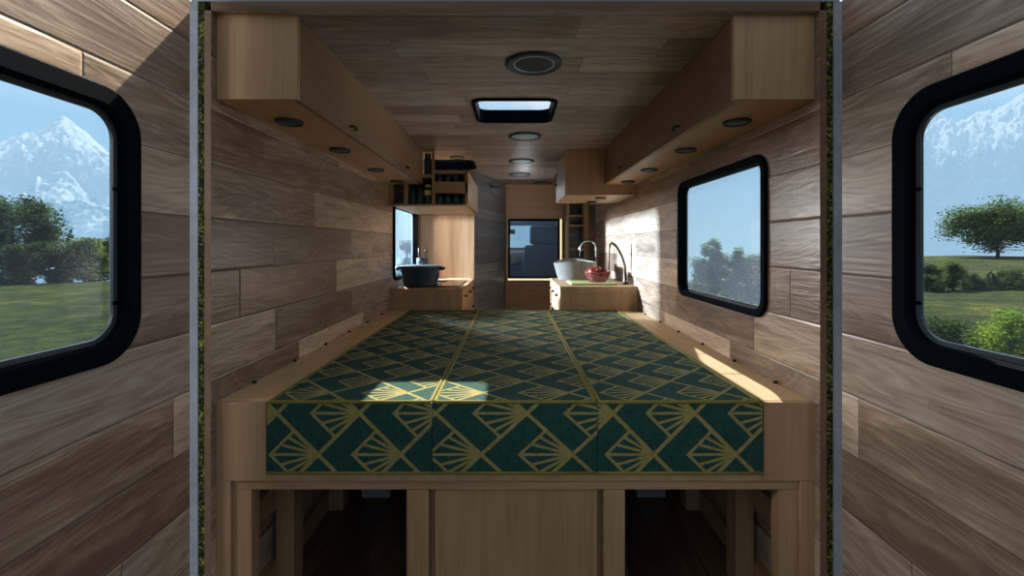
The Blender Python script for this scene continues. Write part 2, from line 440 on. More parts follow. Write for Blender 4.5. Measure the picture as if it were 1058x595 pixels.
# skylights
def skylight(name, rect):
    w = sthing(name, ((rect[0] + rect[1]) / 2, (rect[2] + rect[3]) / 2, ZC - 0.012))
    ringframe(mapC, rect, 0.06, [(0, -0.001), (0, -0.008), (0.004, -0.012), (0.014, -0.012), (0.018, -0.008), (0.018, 0.058), (0.012, 0.058), (0.012, -0.001)]).build('frame', M['black'], w, smooth='auto')
    panefill(mapC, rect, 0.06, 0.012, 0.060).build('pane', M['glass'], w)
skylight('window_3', SKY1); skylight('window_4', SKY2)

# rear doors, swung open in line with the walls
XDL, XDR = -0.914, 0.936
DW = (0.42, 1.111, -0.268, 0.356)
def rear_door(name, win, mp, side):
    d = sthing(name, mp(0.8, ZF, 0.02))
    o = [(0.26, ZF + 0.01), (1.290, ZF + 0.01), (1.290, 0.715), (0.26, 0.715)]
    slab(mp, o, [rrect(DW[0] + 0.015, DW[1] - 0.015, DW[2] + 0.015, DW[3] - 0.015, 0.09)], 0, 0.042).build('door_panel', [M['door']], d)
    slab(mp, o, [rrect(DW[0] + 0.015, DW[1] - 0.015, DW[2] + 0.015, DW[3] - 0.015, 0.09)], 0.0425, 0.056).build('door_skin', [M['metal']], d)
    w = ringframe(mp, DW, 0.105, [(0, -0.001), (0, -0.008), (0.005, -0.013), (0.040, -0.013), (0.045, -0.008), (0.045, 0.022), (0.016, 0.022), (0.016, -0.001)], 12).build('window_frame', M['black'], d, smooth='auto')
    ringframe(mp, DW, 0.105, [(0.0455, 0.010), (0.057, 0.010), (0.057, 0.017), (0.0455, 0.017)], 12).build('gasket', M['gasket'], w)
    for zz in (0.13, -0.135):
        ringl = MB(); a = DW[1] - 0.058
        p0 = mp(a, zz - 0.004, 0.007); p1 = mp(a + 0.012, zz + 0.004, 0.012)
        ringl.box(min(p0[0], p1[0]), max(p0[0], p1[0]), p0[1], p1[1], p0[2], p1[2]).build('clip', M['black'], w)
    panefill(mp, DW, 0.105, 0.045, 0.0185).build('pane', M['glass'], w)
rear_door('door_1', 1, lambda a, b, t: (XDL - t, a, b), -1)
rear_door('door_2', 2, lambda a, b, t: (XDR + t, a, b), 1)

# ------------------------------------------------------------------ bed
bed = thing('bed_platform', (0.01, YB, ZF), 'long pale wooden bed platform with storage openings and recessed middle panel under the mattress', 'bed')
ML, MR = -0.738, 0.755
MB().box(XL, ML - 0.003, YB, YB + 0.02, -0.711, -0.4745).box(MR + 0.003, XR, YB, YB + 0.02, -0.711, -0.4745).box(ML - 0.003, MR + 0.003, YB, YB + 0.02, -0.711, -0.690).build('front_board', M['wood_z'], bed, bevel=0.0015)
MB().box(XL + 0.046, XR - 0.046, YB + 0.008, YB + 0.03, -0.741, -0.7115).build('front_rail', M['wood_x'], bed, bevel=0.0015)
for a, b in ((XL, XL + 0.045), (XR - 0.045, XR)):
    MB().box(a, b, YB, YB + 0.045, ZF, -0.7115).build('leg', M['wood_z'], bed, bevel=0.0015)
for a, b in ((XL + 0.0455, XL + 0.102), (XR - 0.102, XR - 0.0455)):
    MB().box(a, b, YB + 0.010, YB + 0.055, ZF, -0.7415).build('leg', M['wood_z'], bed, bevel=0.0015)
for a, b in ((-0.318, -0.252), (0.277, 0.341)):
    MB().box(a, b, YB + 0.002, YB + 0.062, ZF, -0.7415).build('leg', M['wood_z'], bed, bevel=0.0015)
MB().box(-0.234, 0.259, YB + 0.016, YB + 0.034, ZF + 0.004, -0.7415).build('front_panel', M['wood_z'], bed, bevel=0.001)
MB().box(-0.251, 0.276, YB + 0.040, YB + 0.050, ZF + 0.004, -0.7415).build('back_panel', M['wood_z'], bed)
for a in (-0.318, 0.323):
    MB().box(a, a + 0.018, YB + 0.0625, YK - 0.02, ZF, -0.7415).build('storage_side', M['wood_y'], bed)
# mattress base and ledges
MB().box(XL + 0.002, XR - 0.002, YB + 0.031, YK - 0.012, -0.7105, -0.6905).build('base_board', M['wood_y'], bed)
for side, (a, b) in enumerate(((XL + 0.001, ML - 0.004), (MR + 0.004, XR - 0.001))):
    inner = b if side == 0 else a
    MB().box(inner - 0.018 if side == 0 else inner, inner if side == 0 else inner + 0.018, YB + 0.021, YK - 0.012, -0.690, -0.4935).build('ledge_side', M['wood_y'], bed)
    y = YB + 0.0205; k = 0
    edges = [1.68, 1.99, 2.30, 2.61, 2.92, 3.23, 3.292]
    for e in edges:
        sl = MB().box(a, b, y, e - 0.007, -0.493, -0.4745).build('ledge_board', M['ledge'], bed, bevel=0.0015)
        if e - y > 0.2:
            xb = a + 0.006 if side == 0 else b - 0.006
            ym = y + 0.17
            MB().lathe([(0.007, 0), (0.007, 0.006), (0.005, 0.010)], (xb + (0.002 if side == 0 else -0.002), ym, -0.4745), 10).build('bolt', M['blackmetal'], sl)
        y = e
# side frames under the bed
for sx, xa, xb in ((1, XL, XL + 0.03), (-1, XR - 0.03, XR)):
    MB().box(xa, xb, YB + 0.056, YK - 0.03, -0.965, -0.875).build('side_rail', M['wood_y'], bed, bevel=0.0015)
    MB().box(xa, xb, YB + 0.056, YK - 0.03, -1.249, -1.16).build('side_rail', M['wood_y'], bed, bevel=0.0015)
    for y in (1.66, 2.14, 2.62, 3.10):
        p, q = (xb + 0.0005, xb + 0.066) if sx == 1 else (xa - 0.066, xa - 0.0005)
        MB().box(p, q, y, y + 0.075, ZF, -0.7115).build('leg', M['wood_z'], bed, bevel=0.0015)

# mattress cushions
xs = [ML, ML + 0.498, ML + 0.995, MR]
cush = [('leftmost of the three teal mattress sections with gold fan pattern and gold piping', 0.248, (371.7 - 529) / 343),
        ('middle teal mattress section with gold fan pattern, between two gold seams', 0.274, (544.3 - 529) / 343),
        ('rightmost of the three teal mattress sections with gold fan pattern and gold piping', 0.2465, (633.0 - 529) / 343)]
for i, (lab, Px, x0) in enumerate(cush):
    a, b = xs[i] + 0.0004, xs[i + 1] - 0.0004
    yb, yt, zb, zt = YB - 0.003, YK - 0.009, -0.6895, -0.474
    c = thing('mattress', ((a + b) / 2, (yb + yt) / 2, zb), lab, 'mattress', 'teal mattress sections on the bed')
    mat = fabric('fan_cloth', Px, 0.248, x0 - (a + b) / 2, -0.032, yb - (yb + yt) / 2, zt - zb)
    s = MB().box(a, b, yb, yt, zb, zt)
    s.build('cushion', mat, c, bevel=0.0025, seg=2)
    pr = 0.0058; t = MB()
    loop = [(x, y, zt + 0.001) for x, y in rrect(a + 0.006, b - 0.006, yb + 0.003, yt - 0.006, 0.008, 3)]
    t.tube(loop, pr, 8, True).build('piping', M['gold'], c, smooth=True)
    MB().tube([(a, yb - 0.0005, zb + 0.005), (b, yb - 0.0005, zb + 0.005)], 0.004, 8).build('piping', M['gold'], c, smooth=True)

# ------------------------------------------------------------------ overhead cabinets above the bed
def pull(mb, p, axis_sign):      # small black bow handle along Y on a face looking toward axis_sign X
    x, y, z = p; s = axis_sign
    return mb.tube([(x, y - 0.028, z), (x + s * 0.012, y - 0.026, z), (x + s * 0.016, y - 0.012, z + 0.002), (x + s * 0.016, y + 0.012, z + 0.002), (x + s * 0.012, y + 0.026, z), (x, y + 0.028, z)], 0.0045, 8)
def overhead(side, label):
    if side < 0: xw, xi = XL + 0.001, -0.647
    else: xw, xi = XR - 0.001, 0.670
    a, b = min(xw, xi), max(xw, xi)
    t = thing('overhead_cabinet', ((a + b) / 2, YB, 0.439), label, 'cabinet', 'overhead cabinets above the bed')
    MB().box(a, b, YB + 0.001, YB + 0.019, 0.439, ZC - 0.001).build('end_panel', M['wood_z'], t, bevel=0.001)
    ai, bi = (a, b - 0.0205) if side < 0 else (a + 0.0205, b)
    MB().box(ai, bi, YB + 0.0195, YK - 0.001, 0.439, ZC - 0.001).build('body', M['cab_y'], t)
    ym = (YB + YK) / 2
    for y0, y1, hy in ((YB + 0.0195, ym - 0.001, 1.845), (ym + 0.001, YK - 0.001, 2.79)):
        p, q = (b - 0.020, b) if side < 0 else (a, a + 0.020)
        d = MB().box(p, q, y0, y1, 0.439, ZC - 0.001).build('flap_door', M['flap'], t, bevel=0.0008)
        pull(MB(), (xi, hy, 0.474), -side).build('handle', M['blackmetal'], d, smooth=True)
    return t
overhead(-1, 'long pale wooden overhead cabinet along the left wall above the bed')
overhead(1, 'long pale wooden overhead cabinet along the right wall above the bed')

# ------------------------------------------------------------------ downlights
def lamp(name, loc, d, label, group, glassmat='lampglass', up=False):
    r = d / 2
    t = thing(name, loc, label, 'ceiling light' if d > 0.15 else 'downlight', group)
    z = loc[2]
    prof = [(r, z), (r, z - 0.005), (r * 0.96, z - 0.009), (r * 0.84, z - 0.010), (r * 0.80, z - 0.006), (r * 0.80, z)]
    MB().lathe(prof, (loc[0], loc[1], 0), 40).build('ring', M['lampring'], t, smooth='auto')
    MB().lathe([(r * 0.795, z - 0.0008), (r * 0.795, z - 0.0055), (r * 0.6, z - 0.0075), (0.001, z - 0.008)], (loc[0], loc[1], 0), 40).build('diffuser', M[glassmat], t, smooth='auto')
    return t
order = ('nearest to the open rear doors', 'second from the open rear doors', 'third from the open rear doors', 'farthest from the open rear doors')
for sx, nm, xx in ((-1, 'left', -0.790), (1, 'right', 0.798)):
    for i, y in enumerate((1.614, 2.09, 2.645, 3.126)):
        lamp('downlight', (xx, y, 0.4385), 0.095, 'small round dark downlight under the %s overhead cabinet, %s' % (nm, order[i]), 'downlights under the overhead cabinets')
CL = [(0.083, 2.90, 0.213, 'round ceiling light with pale disc just behind the near skylight', 'lampbright'),
      (0.078, 3.755, 0.212, 'round ceiling light with pale disc, second along the middle behind the near skylight', 'lampbright'),
      (0.076, 4.474, 0.212, 'round dark ceiling light, third along the middle behind the near skylight', 'lampglass'),
      (0.345, 5.08, 0.205, 'round dark ceiling light near the top of the cab partition', 'lampglass'),
      (-0.435, 3.60, 0.12, 'small round dark light on the ceiling just before the far skylight', 'lampglass'),
      (-0.66, 4.205, 0.11, 'small dark ceiling light behind the far skylight, left of its pair', 'lampglass'),
      (-0.45, 4.205, 0.11, 'small dark ceiling light behind the far skylight, right of its pair', 'lampglass')]
for x, y, d, lab, g in CL: lamp('ceiling_light', (x, y, ZC - 0.0005), d, lab, 'ceiling lights', g)

# speaker
sp = thing('ceiling_speaker', (0.084, 1.7375, ZC - 0.0005), 'large round dark speaker ring on the ceiling before the near skylight', 'speaker')
z = ZC - 0.0005; R = 0.108; c = (0.084, 1.7375, 0)
MB().lathe([(R, z), (R, z - 0.006), (R * 0.95, z - 0.011), (R * 0.86, z - 0.011), (R * 0.84, z - 0.008), (R * 0.76, z - 0.008), (R * 0.74, z - 0.004), (R * 0.74, z)], c, 48).build('ring', M['lampring'], sp, smooth='auto')
MB().lathe([(R * 0.73, z), (R * 0.73, z - 0.008), (R * 0.68, z - 0.008), (R * 0.68, z)], c, 48).build('inner_ring', M['lampbright'], sp, smooth='auto')
MB().lathe([(R * 0.675, z - 0.0005), (R * 0.675, z - 0.004), (0.002, z - 0.006)], c, 48).build('grille', M['grille'], sp, smooth='auto')

# ------------------------------------------------------------------ left kitchen
KX = -0.358; KT = -0.316; KE = 4.265
t = thing('base_cabinet', (-0.62, YK, ZF), 'pale wooden kitchen cabinet with drawers at the left foot of the bed', 'cabinet')
MB().box(XL + 0.001, KX - 0.0225, YK + 0.001, KE - 0.001, ZF, KT - 0.0205).build('body', M['wood_z'], t)
MB().box(XL + 0.001, KX - 0.026, YK - 0.001, YK + 0.0008, -0.71, KT - 0.0205).build('end_panel', M['wood_z'], t)
for i, (y0, y1) in enumerate(((YK + 0.002, 3.62), (3.624, 3.94), (3.944, KE - 0.002))):
    for z0, z1 in ((-0.50, KT - 0.0225), (-0.72, -0.504), (-1.19, -0.724)):
        d = MB().box(KX - 0.022, KX - 0.002, y0, y1, z0, z1).build('drawer', M['cab_y'], t, bevel=0.002)
        MB().lathe([(0.006, 0), (0.006, 0.010), (0.012, 0.014), (0.012, 0.020), (0.006, 0.022)], (KX - 0.002, (y0 + y1) / 2, z1 - 0.05), 12, 0).build('knob', M['blackmetal'], d, smooth='auto')
tag(MB().box(XL + 0.001, KX, YK - 0.004, KE - 0.001, KT - 0.020, KT).build('worktop', M['wood_y'], bevel=0.002), 'pale wooden worktop under the dark cooking pot on the left', 'worktop')
h = thing('cooktop', (-0.62, 3.66, KT + 0.0005), 'black glass cooktop set on the left worktop under the pot', 'cooktop')
MB().box(-0.83, -0.40, 3.42, 4.02, KT + 0.0005, KT + 0.007).build('plate', M['hob'], h, bevel=0.002)
for y in (3.56, 3.86): MB().lathe([(0.092, KT + 0.0071), (0.092, KT + 0.0078), (0.086, KT + 0.0078), (0.086, KT + 0.0071)], (-0.64, y, 0), 32).build('burner_mark', M['lampring'], h)

pc = (-0.700, 3.48, KT + 0.008)
pot = thing('cooking_pot', pc, 'dark blue-black lidded cooking pot with two side handles on the left worktop', 'pot')
x, y, z = pc
MB().lathe([(0.118, z), (0.128, z + 0.008), (0.150, z + 0.128), (0.158, z + 0.138), (0.158, z + 0.144), (0.143, z + 0.144), (0.138, z + 0.12), (0.11, z + 0.012), (0.001, z + 0.012)], (x, y, 0), 40).build('body', M['enamel'], pot, smooth='auto')
lid = MB().lathe([(0.160, z + 0.1445), (0.161, z + 0.150), (0.13, z + 0.154), (0.07, z + 0.158), (0.02, z + 0.160), (0.001, z + 0.160)], (x, y, 0), 40).build('lid', M['enamel'], pot, smooth='auto')
MB().lathe([(0.010, z + 0.160), (0.010, z + 0.168), (0.022, z + 0.174), (0.024, z + 0.180), (0.014, z + 0.186), (0.001, z + 0.187)], (x, y, 0), 20).build('knob', M['chrome'], lid, smooth='auto')
for s in (-1, 1):
    MB().tube([(x + s * 0.152, y - 0.05, z + 0.124), (x + s * 0.168, y - 0.045, z + 0.128), (x + s * 0.177, y - 0.02, z + 0.130), (x + s * 0.177, y + 0.02, z + 0.130), (x + s * 0.168, y + 0.045, z + 0.128), (x + s * 0.152, y + 0.05, z + 0.124)], 0.012, 10).build('handle', M['enamel'], pot, smooth=True)
# utensil crock behind the pot
uc = (-0.80, 4.05, KT)
u = thing('utensil_holder', uc, 'dark jug of utensils behind the pot beside the kitchen window', 'jug')
MB().lathe([(0.045, uc[2] + 0.0005), (0.05, uc[2] + 0.01), (0.05, uc[2] + 0.20), (0.046, uc[2] + 0.20), (0.044, uc[2] + 0.02), (0.001, uc[2] + 0.02)], (uc[0], uc[1], 0), 24).build('jug', M['enamel'], u, smooth='auto')
for dx, dy, hh in ((-0.025, 0, 0.285), (0.028, 0.01, 0.275)):
    MB().tube([(uc[0] + dx * 0.4, uc[1] + dy, uc[2] + 0.03), (uc[0] + dx, uc[1] + dy, uc[2] + 0.24), (uc[0] + dx * 1.05, uc[1] + dy, uc[2] + hh)], [0.005, 0.006, 0.012], 8).build('utensil', M['blackmetal'], u, smooth=True)
# tall cabinet behind the left worktop
t = thing('tall_cabinet', (-0.62, KE, ZF), 'tall pale wooden cabinet side with upright boards behind the left worktop', 'cabinet')
MB().box(XL + 0.001, KX + 0.004, KE, KE + 0.02, ZF, ZC - 0.001).build('side_panel', M['wood_z'], t, bevel=0.001)
MB().box(XL + 0.001, -0.40, KE + 0.0205, YE - 0.01, ZF, ZC - 0.001).build('body', M['wood_z'], t)

# spice shelf above the worktop
UZ = 0.284; UX = -0.340
t = thing('spice_shelf', (-0.62, YK, UZ), 'pale wooden wall shelf unit holding jars above the left worktop', 'shelf')
def X3(u): return (u - 529) * YK / F
def Z3(v): return (253 - v) * YK / F
y0, y1 = YK + 0.0015, KE - 0.002
xcol0, xcol1 = X3(435.5), X3(448.5)
MB().box(XL + 0.001, UX, y0, y1, UZ, UZ + 0.014).build('bottom_board', M['wood_y'], t, bevel=0.001)
xa = X3(421)
MB().box(XL + 0.001, X3(405.5), y0, y1, UZ + 0.0145, ZC - 0.001).build('upright', M['wood_z'], t)
MB().box(X3(417.5), xa, y0, y1, UZ + 0.0145, ZC - 0.001).build('upright', M['wood_z'], t)
MB().box(X3(405.5) + 0.0005, X3(417.5) - 0.0005, y0 + 0.10, y0 + 0.11, UZ + 0.0145, ZC - 0.001).build('back_board', M['greyplank'], t)
MB().box(X3(446), X3(449), y0, y1, UZ + 0.0145, Z3(176)).box(X3(446), X3(449), y0, y0 + 0.015, Z3(176), ZC - 0.001).build('upright', M['wood_z'], t, bevel=0.001)
MB().box(X3(483.5), UX, y0, y1, UZ + 0.0145, Z3(176)).build('upright', M['wood_z'], t, bevel=0.001)
MB().box(xa + 0.0005, X3(446) - 0.0005, y0, y1, Z3(183.5), Z3(180)).build('shelf_board', M['wood_x'], t)
MB().box(xa + 0.0005, X3(446) - 0.0005, y0, y0 + 0.015, Z3(156.5), ZC - 0.001).build('top_board', M['wood_x'], t)
MB().box(X3(449) + 0.0005, X3(483.5) - 0.0005, y0, y1, Z3(199.5), Z3(187.5)).build('shelf_board', M['wood_x'], t)
MB().box(X3(449) + 0.0005, X3(483.5) - 0.0005, y0, y1, Z3(179), Z3(176)).build('top_board', M['wood_x'], t)
MB().box(xa + 0.0005, X3(483.5) - 0.0005, YK + 0.16, YK + 0.17, UZ + 0.0145, Z3(187.6)).build('back_board', M['wood_x'], t) if False else None

def jar(loc, r, h, label, group, lidmat='jarlid', lab=None):
    x, y, z = loc
    t = thing('jar', loc, label, 'jar', group)
    MB().lathe([(r * 0.9, z + 0.0005), (r, z + 0.006), (r, z + h * 0.72), (r * 0.75, z + h * 0.82), (r * 0.75, z + h * 0.86), (0.001, z + h * 0.86)], (x, y, 0), 20).build('glass_body', M['jar'], t, smooth='auto')
    MB().lathe([(r * 0.82, z + h * 0.861), (r * 0.82, z + h * 0.99), (r * 0.7, z + h), (0.001, z + h)], (x, y, 0), 20).build('lid', M[lidmat], t, smooth='auto')
    if lab: MB().lathe([(r + 0.0006, z + h * 0.45), (r + 0.001, z + h * 0.455), (r + 0.001, z + h * 0.70), (r + 0.0006, z + h * 0.705)], (x, y, 0), 20).build('label_band', M['label'], t)
    return t
posw = ('first from the left', 'second from the left', 'third from the left', 'fourth from the left')
w4 = (X3(483.5) - X3(449)) / 4
jd = jar((X3(449) + w4 * 0.5, YK + 0.05, UZ + 0.014), 0.0285, Z3(200.5) - UZ - 0.016, 'small dark spice jar on the lower right shelf, ' + posw[0], 'spice jars', 'jarlid2')
for k in range(1, 4): dup(jd, (X3(449) + w4 * (k + 0.5), YK + 0.05, UZ + 0.014), 'small dark spice jar on the lower right shelf, ' + posw[k])
ju = jar((X3(449) + w4 * 0.5, YK + 0.05, Z3(187.5)), 0.0285, Z3(179.6) - Z3(187.5), 'small dark spice jar on the upper right shelf, ' + posw[0], 'spice jars', 'jarlid')
for k in range(1, 4): dup(ju, (X3(449) + w4 * (k + 0.5), YK + 0.05, Z3(187.5)), 'small dark spice jar on the upper right shelf, ' + posw[k])
jar((X3(440.8), YK + 0.05, Z3(180)), 0.028, Z3(157.5) - Z3(180), 'tall dark jar with a green lid on the top shelf beside the long cabinet', 'storage jars')
jar((X3(441), YK + 0.05, UZ + 0.014), 0.030, 0.145, 'dark storage jar with a pale yellow band, right end of the lower left shelf', 'storage jars', 'label', True)
jar((X3(432.3), YK + 0.06, UZ + 0.014), 0.031, 0.125, 'dark storage jar in the middle of the lower left shelf', 'storage jars', 'jarlid2')
jar((X3(424.9), YK + 0.05, UZ + 0.014), 0.0225, 0.12, 'narrow dark storage jar at the left end of the lower left shelf', 'storage jars', 'jarlid2')

# ------------------------------------------------------------------ right kitchen
RX = 0.347; RT = -0.302; RE = 4.18
t = thing('base_cabinet', (0.63, YK, ZF), 'pale wooden sink cabinet with framed end at the right foot of the bed', 'cabinet')
MB().box(RX + 0.0225, XR - 0.001, YK + 0.008, RE - 0.001, ZF, RT - 0.0255).build('body', M['wood_z'], t)
def Xk(u): return (u - 529) * YK / F
MB().box(RX + 0.003, Xk(590), YK - 0.002, YK + 0.0075, -0.70, RT - 0.0255).box(Xk(590), XR - 0.001, YK - 0.002, YK + 0.0075, -0.345, RT - 0.0255).box(XR - 0.03, XR - 0.001, YK - 0.002, YK + 0.0075, -0.70, -0.345).build('end_frame', M['wood_z'], t, bevel=0.001)
MB().box(Xk(590), Xk(594.5), YK - 0.006, YK + 0.0075, -0.70, -0.3455).box(Xk(594.5), XR - 0.031, YK - 0.006, YK + 0.0075, -0.352, -0.3455).build('end_moulding', M['wood_z'], t, bevel=0.001)
for i, (y0, y1) in enumerate(((YK + 0.002, 3.60), (3.604, 3.89), (3.894, RE - 0.002))):
    for z0, z1 in ((-0.47, RT - 0.0275), (-0.66, -0.474), (-1.19, -0.664)):
        d = MB().box(RX + 0.002, RX + 0.022, y0, y1, z0, z1).build('drawer', M['wood_y'], t, bevel=0.002)
        MB().lathe([(0.006, 0), (0.006, -0.010), (0.012, -0.014), (0.012, -0.020), (0.006, -0.022)], (RX + 0.002, (y0 + y1) / 2, z1 - 0.05), 12, 0).build('knob', M['blackmetal'], d, smooth='auto')
tag(MB().box(RX, XR - 0.001, YK - 0.004, RE - 0.001, RT - 0.025, RT).build('worktop', M['wood_y'], bevel=0.002), 'pale wooden worktop under the white basin on the right', 'worktop')
# cutting board, basin, basket, tap, bronze arch
tag(MB().box(X3(588) + 0.03, X3(638) + 0.02, 3.40, 3.70, RT + 0.0005, RT + 0.014).build('cutting_board', M['board'], bevel=0.004), 'thin greenish board lying under the fruit basket on the right worktop', 'board')
bc = (0.54, 3.90, RT)
b = thing('basin', bc, 'white oval countertop basin on the right worktop', 'sink')
x, y, z = bc
s = MB(); prof = [(0.135, 0.0005), (0.145, 0.006), (0.165, 0.08), (0.182, 0.160), (0.186, 0.168), (0.178, 0.168), (0.155, 0.08), (0.12, 0.02), (0.001, 0.015)]
s.lathe([(r, hh) for r, hh in prof], (0, 0, 0), 48, 2, (1.0, 0.80))
for v in s.bm.verts:
    v.co.z += max(0, v.co.z - 0.05) / 0.12 * 0.022 * (-(v.co.x / 0.186) ** 2 + (0.7 if v.co.y > 0 else 0.0) * abs(v.co.y) / 0.15)
    v.co += Vector(bc)
s.build('bowl', M['ceramic'], b, smooth='auto')
MB().lathe([(0.022, 0.0155), (0.022, 0.018), (0.001, 0.019)], (x, y, z), 16).build('drain', M['chrome'], b, smooth='auto')
f1 = thing('faucet', (0.745, 4.06, RT), 'pale chrome gooseneck faucet behind the white basin', 'faucet')
def arc(cx, cz, r, a0, a1, y, n=12, ry=None):
    return [(cx + r * math.cos(math.radians(a0 + (a1 - a0) * i / n)), y, cz + (ry or r) * math.sin(math.radians(a0 + (a1 - a0) * i / n))) for i in range(n + 1)]
ya = 4.06
MB().tube([(0.745, ya, RT + 0.001), (0.745, ya, -0.04)] + arc(0.675, -0.035, 0.07, 0, 180, ya, 14)[0:] + [(0.605, ya, -0.10)], 0.009, 10).build('spout', M['chrome'], f1, smooth=True)
MB().lathe([(0.026, RT + 0.0008), (0.026, RT + 0.010), (0.014, RT + 0.02)], (0.745, ya, 0), 20).build('base', M['chrome'], f1, smooth='auto')
f2 = thing('faucet', (0.86, 3.50, RT), 'dark bronze gooseneck faucet by the right wall, in front of the chrome one', 'faucet')
ya = 3.50  # arched bronze tube on a round base
def Xa(u): return (u - 529) * ya / F
def Za(v): return (253 - v) * ya / F
MB().tube([(Xa(646.5), ya, RT + 0.001), (Xa(646), ya, Za(276)), (Xa(643.5), ya, Za(267)), (Xa(640), ya, Za(259)), (Xa(636), ya, Za(253.5)), (Xa(632.5), ya, Za(251)), (Xa(630.2), ya, Za(252.5)), (Xa(629.6), ya, Za(258)), (Xa(629.3), ya, Za(270)), (Xa(629.0), ya, Za(279))],
          [0.009, 0.009, 0.009, 0.009, 0.010, 0.010, 0.008, 0.006, 0.005, 0.005], 10).build('spout', M['bronze'], f2, smooth=True)
MB().lathe([(0.024, RT + 0.0008), (0.024, RT + 0.010), (0.012, RT + 0.02)], (Xa(646.5), ya, 0), 20).build('base', M['bronze'], f2, smooth='auto')
# fruit basket
kc = (0.668, 3.55, RT + 0.0145)
k = thing('fruit_basket', kc, 'round red wire basket of apples on the greenish board', 'basket')
x, y, z = kc; s = MB()
rp = [(0.058, 0.003), (0.070, 0.018), (0.082, 0.036), (0.090, 0.055), (0.096, 0.074)]
for r, hh in rp: s.tube([(x + r * math.cos(2 * math.pi * i / 28), y + r * math.sin(2 * math.pi * i / 28), z + hh) for i in range(28)], 0.0034, 6, True)
for i in range(24):
    a = 2 * math.pi * i / 24
    s.tube([(x + r * math.cos(a), y + r * math.sin(a), z + hh) for r, hh in rp], 0.003, 6)
s.build('wire_body', M['redwire'], k, smooth=True)
MB().lathe([(0.056, z + 0.001), (0.056, z + 0.005), (0.001, z + 0.006)], (x, y, 0), 24).build('base', M['redwire'], k)
MB().tube([(x + 0.0965 * math.cos(2 * math.pi * i / 28), y + 0.0965 * math.sin(2 * math.pi * i / 28), z + 0.078) for i in range(28)], 0.005, 8, True).build('rim', M['redwire'], k, smooth=True)
def apple(c, label):
    t = thing('apple', (c[0], c[1], c[2] - 0.036), label, 'apple', 'apples in the red basket')
    s = MB().lathe([(0.001, -0.030), (0.012, -0.035), (0.026, -0.028), (0.036, -0.008), (0.038, 0.010), (0.031, 0.027), (0.018, 0.034), (0.007, 0.031), (0.001, 0.024)], c, 20)
    s.build('flesh', M['apple'], t, smooth=True)
    MB().tube([(c[0], c[1], c[2] + 0.024), (c[0] + 0.004, c[1], c[2] + 0.044)], 0.0018, 6).build('stem', M['stem'], t)
apple((x - 0.040, y - 0.020, z + 0.078), 'red apple at the left front of the red wire basket')
apple((x + 0.040, y - 0.026, z + 0.066), 'red apple at the right front of the red wire basket')
apple((x + 0.004, y + 0.044, z + 0.084), 'red apple at the back of the red wire basket')
# upper right kitchen cabinet
t = thing('wall_cabinet', (0.65, YK, 0.362), 'pale wooden wall cabinet over the right worktop with dark side handle', 'cabinet')
MB().box(0.4075, XR - 0.001, YK + 0.0015, 3.98, 0.362, ZC - 0.001).build('body', M['wood_z'], t, bevel=0.001)
d = MB().box(0.386, 0.4065, YK + 0.0015, 3.98, 0.362, ZC - 0.001).build('door', M['wood_z'], t, bevel=0.001)
MB().tube([(0.386, 3.86, 0.50), (0.372, 3.86, 0.505), (0.368, 3.86, 0.55), (0.372, 3.86, 0.595), (0.386, 3.86, 0.60)], 0.006, 8).build('handle', M['blackmetal'], d, smooth=True)
lamp('downlight', (0.675, 3.47, 0.3615), 0.085, 'small round downlight with pale disc under the right wall cabinet, nearer one', 'downlights under the wall cabinet', 'lampbright')
lamp('downlight', (0.665, 3.80, 0.3615), 0.085, 'small round dark downlight under the right wall cabinet, farther one', 'downlights under the wall cabinet')

# ------------------------------------------------------------------ far end of the living space
# slanted plank wall beside the passage
p0, p1 = Vector((KX + 0.006, KE + 0.02, 0)), Vector((-0.075, 5.20, 0)); d = (p1 - p0); L = d.length; n = Vector((d.y, -d.x, 0)).normalized()
s = MB(); pts = []
for z in (ZF, ZC - 0.001):
    for q in (p0, p1, p1 - n * 0.02, p0 - n * 0.02): pts.append((q.x, q.y, z))
s.hull(pts, [(0, 1, 2, 3), (4, 7, 6, 5), (0, 4, 5, 1), (1, 5, 6, 2), (2, 6, 7, 3), (3, 7, 4, 0)])
struct(s.build('wall_passage', M['greyplank']))
q = p0 + d * 0.42 + n * 0.012
lamp('wall_light', (q.x + 0.055, q.y, 0.60), 0.12, 'flat dark round light near the top of the grey slanted plank wall', 'passage light')
# partition with a window to the cab
YP = 5.22
WP = (-0.045, 0.550, -0.385, 0.300)
mapP = lambda a, b, t: (a, YP + t, b)
struct(slab(mapP, [(-0.11, ZF), (0.60, ZF), (0.60, ZC - 0.001), (-0.11, ZC - 0.001)], [rrect(WP[0], WP[1], WP[2], WP[3] + 0.0, 0.012, 3)], 0, 0.03).build('wall_front', M['wood_x']))
w = sthing('window_5', (0.25, YP, WP[2]))
ringframe(mapP, (WP[0] - 0.02, WP[1] + 0.035, WP[2] - 0.035, WP[3] + 0.15), 0.01, [(0, -0.0005), (0, -0.03), (0.016, -0.03), (0.016, -0.0005)], 2).build('surround', M['wood_z'], w)
MB().box(WP[0] - 0.003, WP[1] + 0.018, YP - 0.022, YP - 0.001, WP[3], WP[3] + 0.13).build('blind_box', M['wood_x'], w, bevel=0.002)
ringframe(mapP, (WP[0] + 0.001, WP[1] - 0.001, WP[2] + 0.001, WP[3] - 0.001), 0.015, [(0, 0.0), (0.020, 0.0), (0.022, 0.004), (0.022, 0.02), (0, 0.02)], 3).build('frame', M['black'], w)
panefill(mapP, WP, 0.012, 0.02, 0.012).build('pane', M['glass_cab'], w)
t = thing('low_cabinet', (0.25, YP, ZF), 'low pale wooden cabinet front under the cab partition window', 'cabinet')
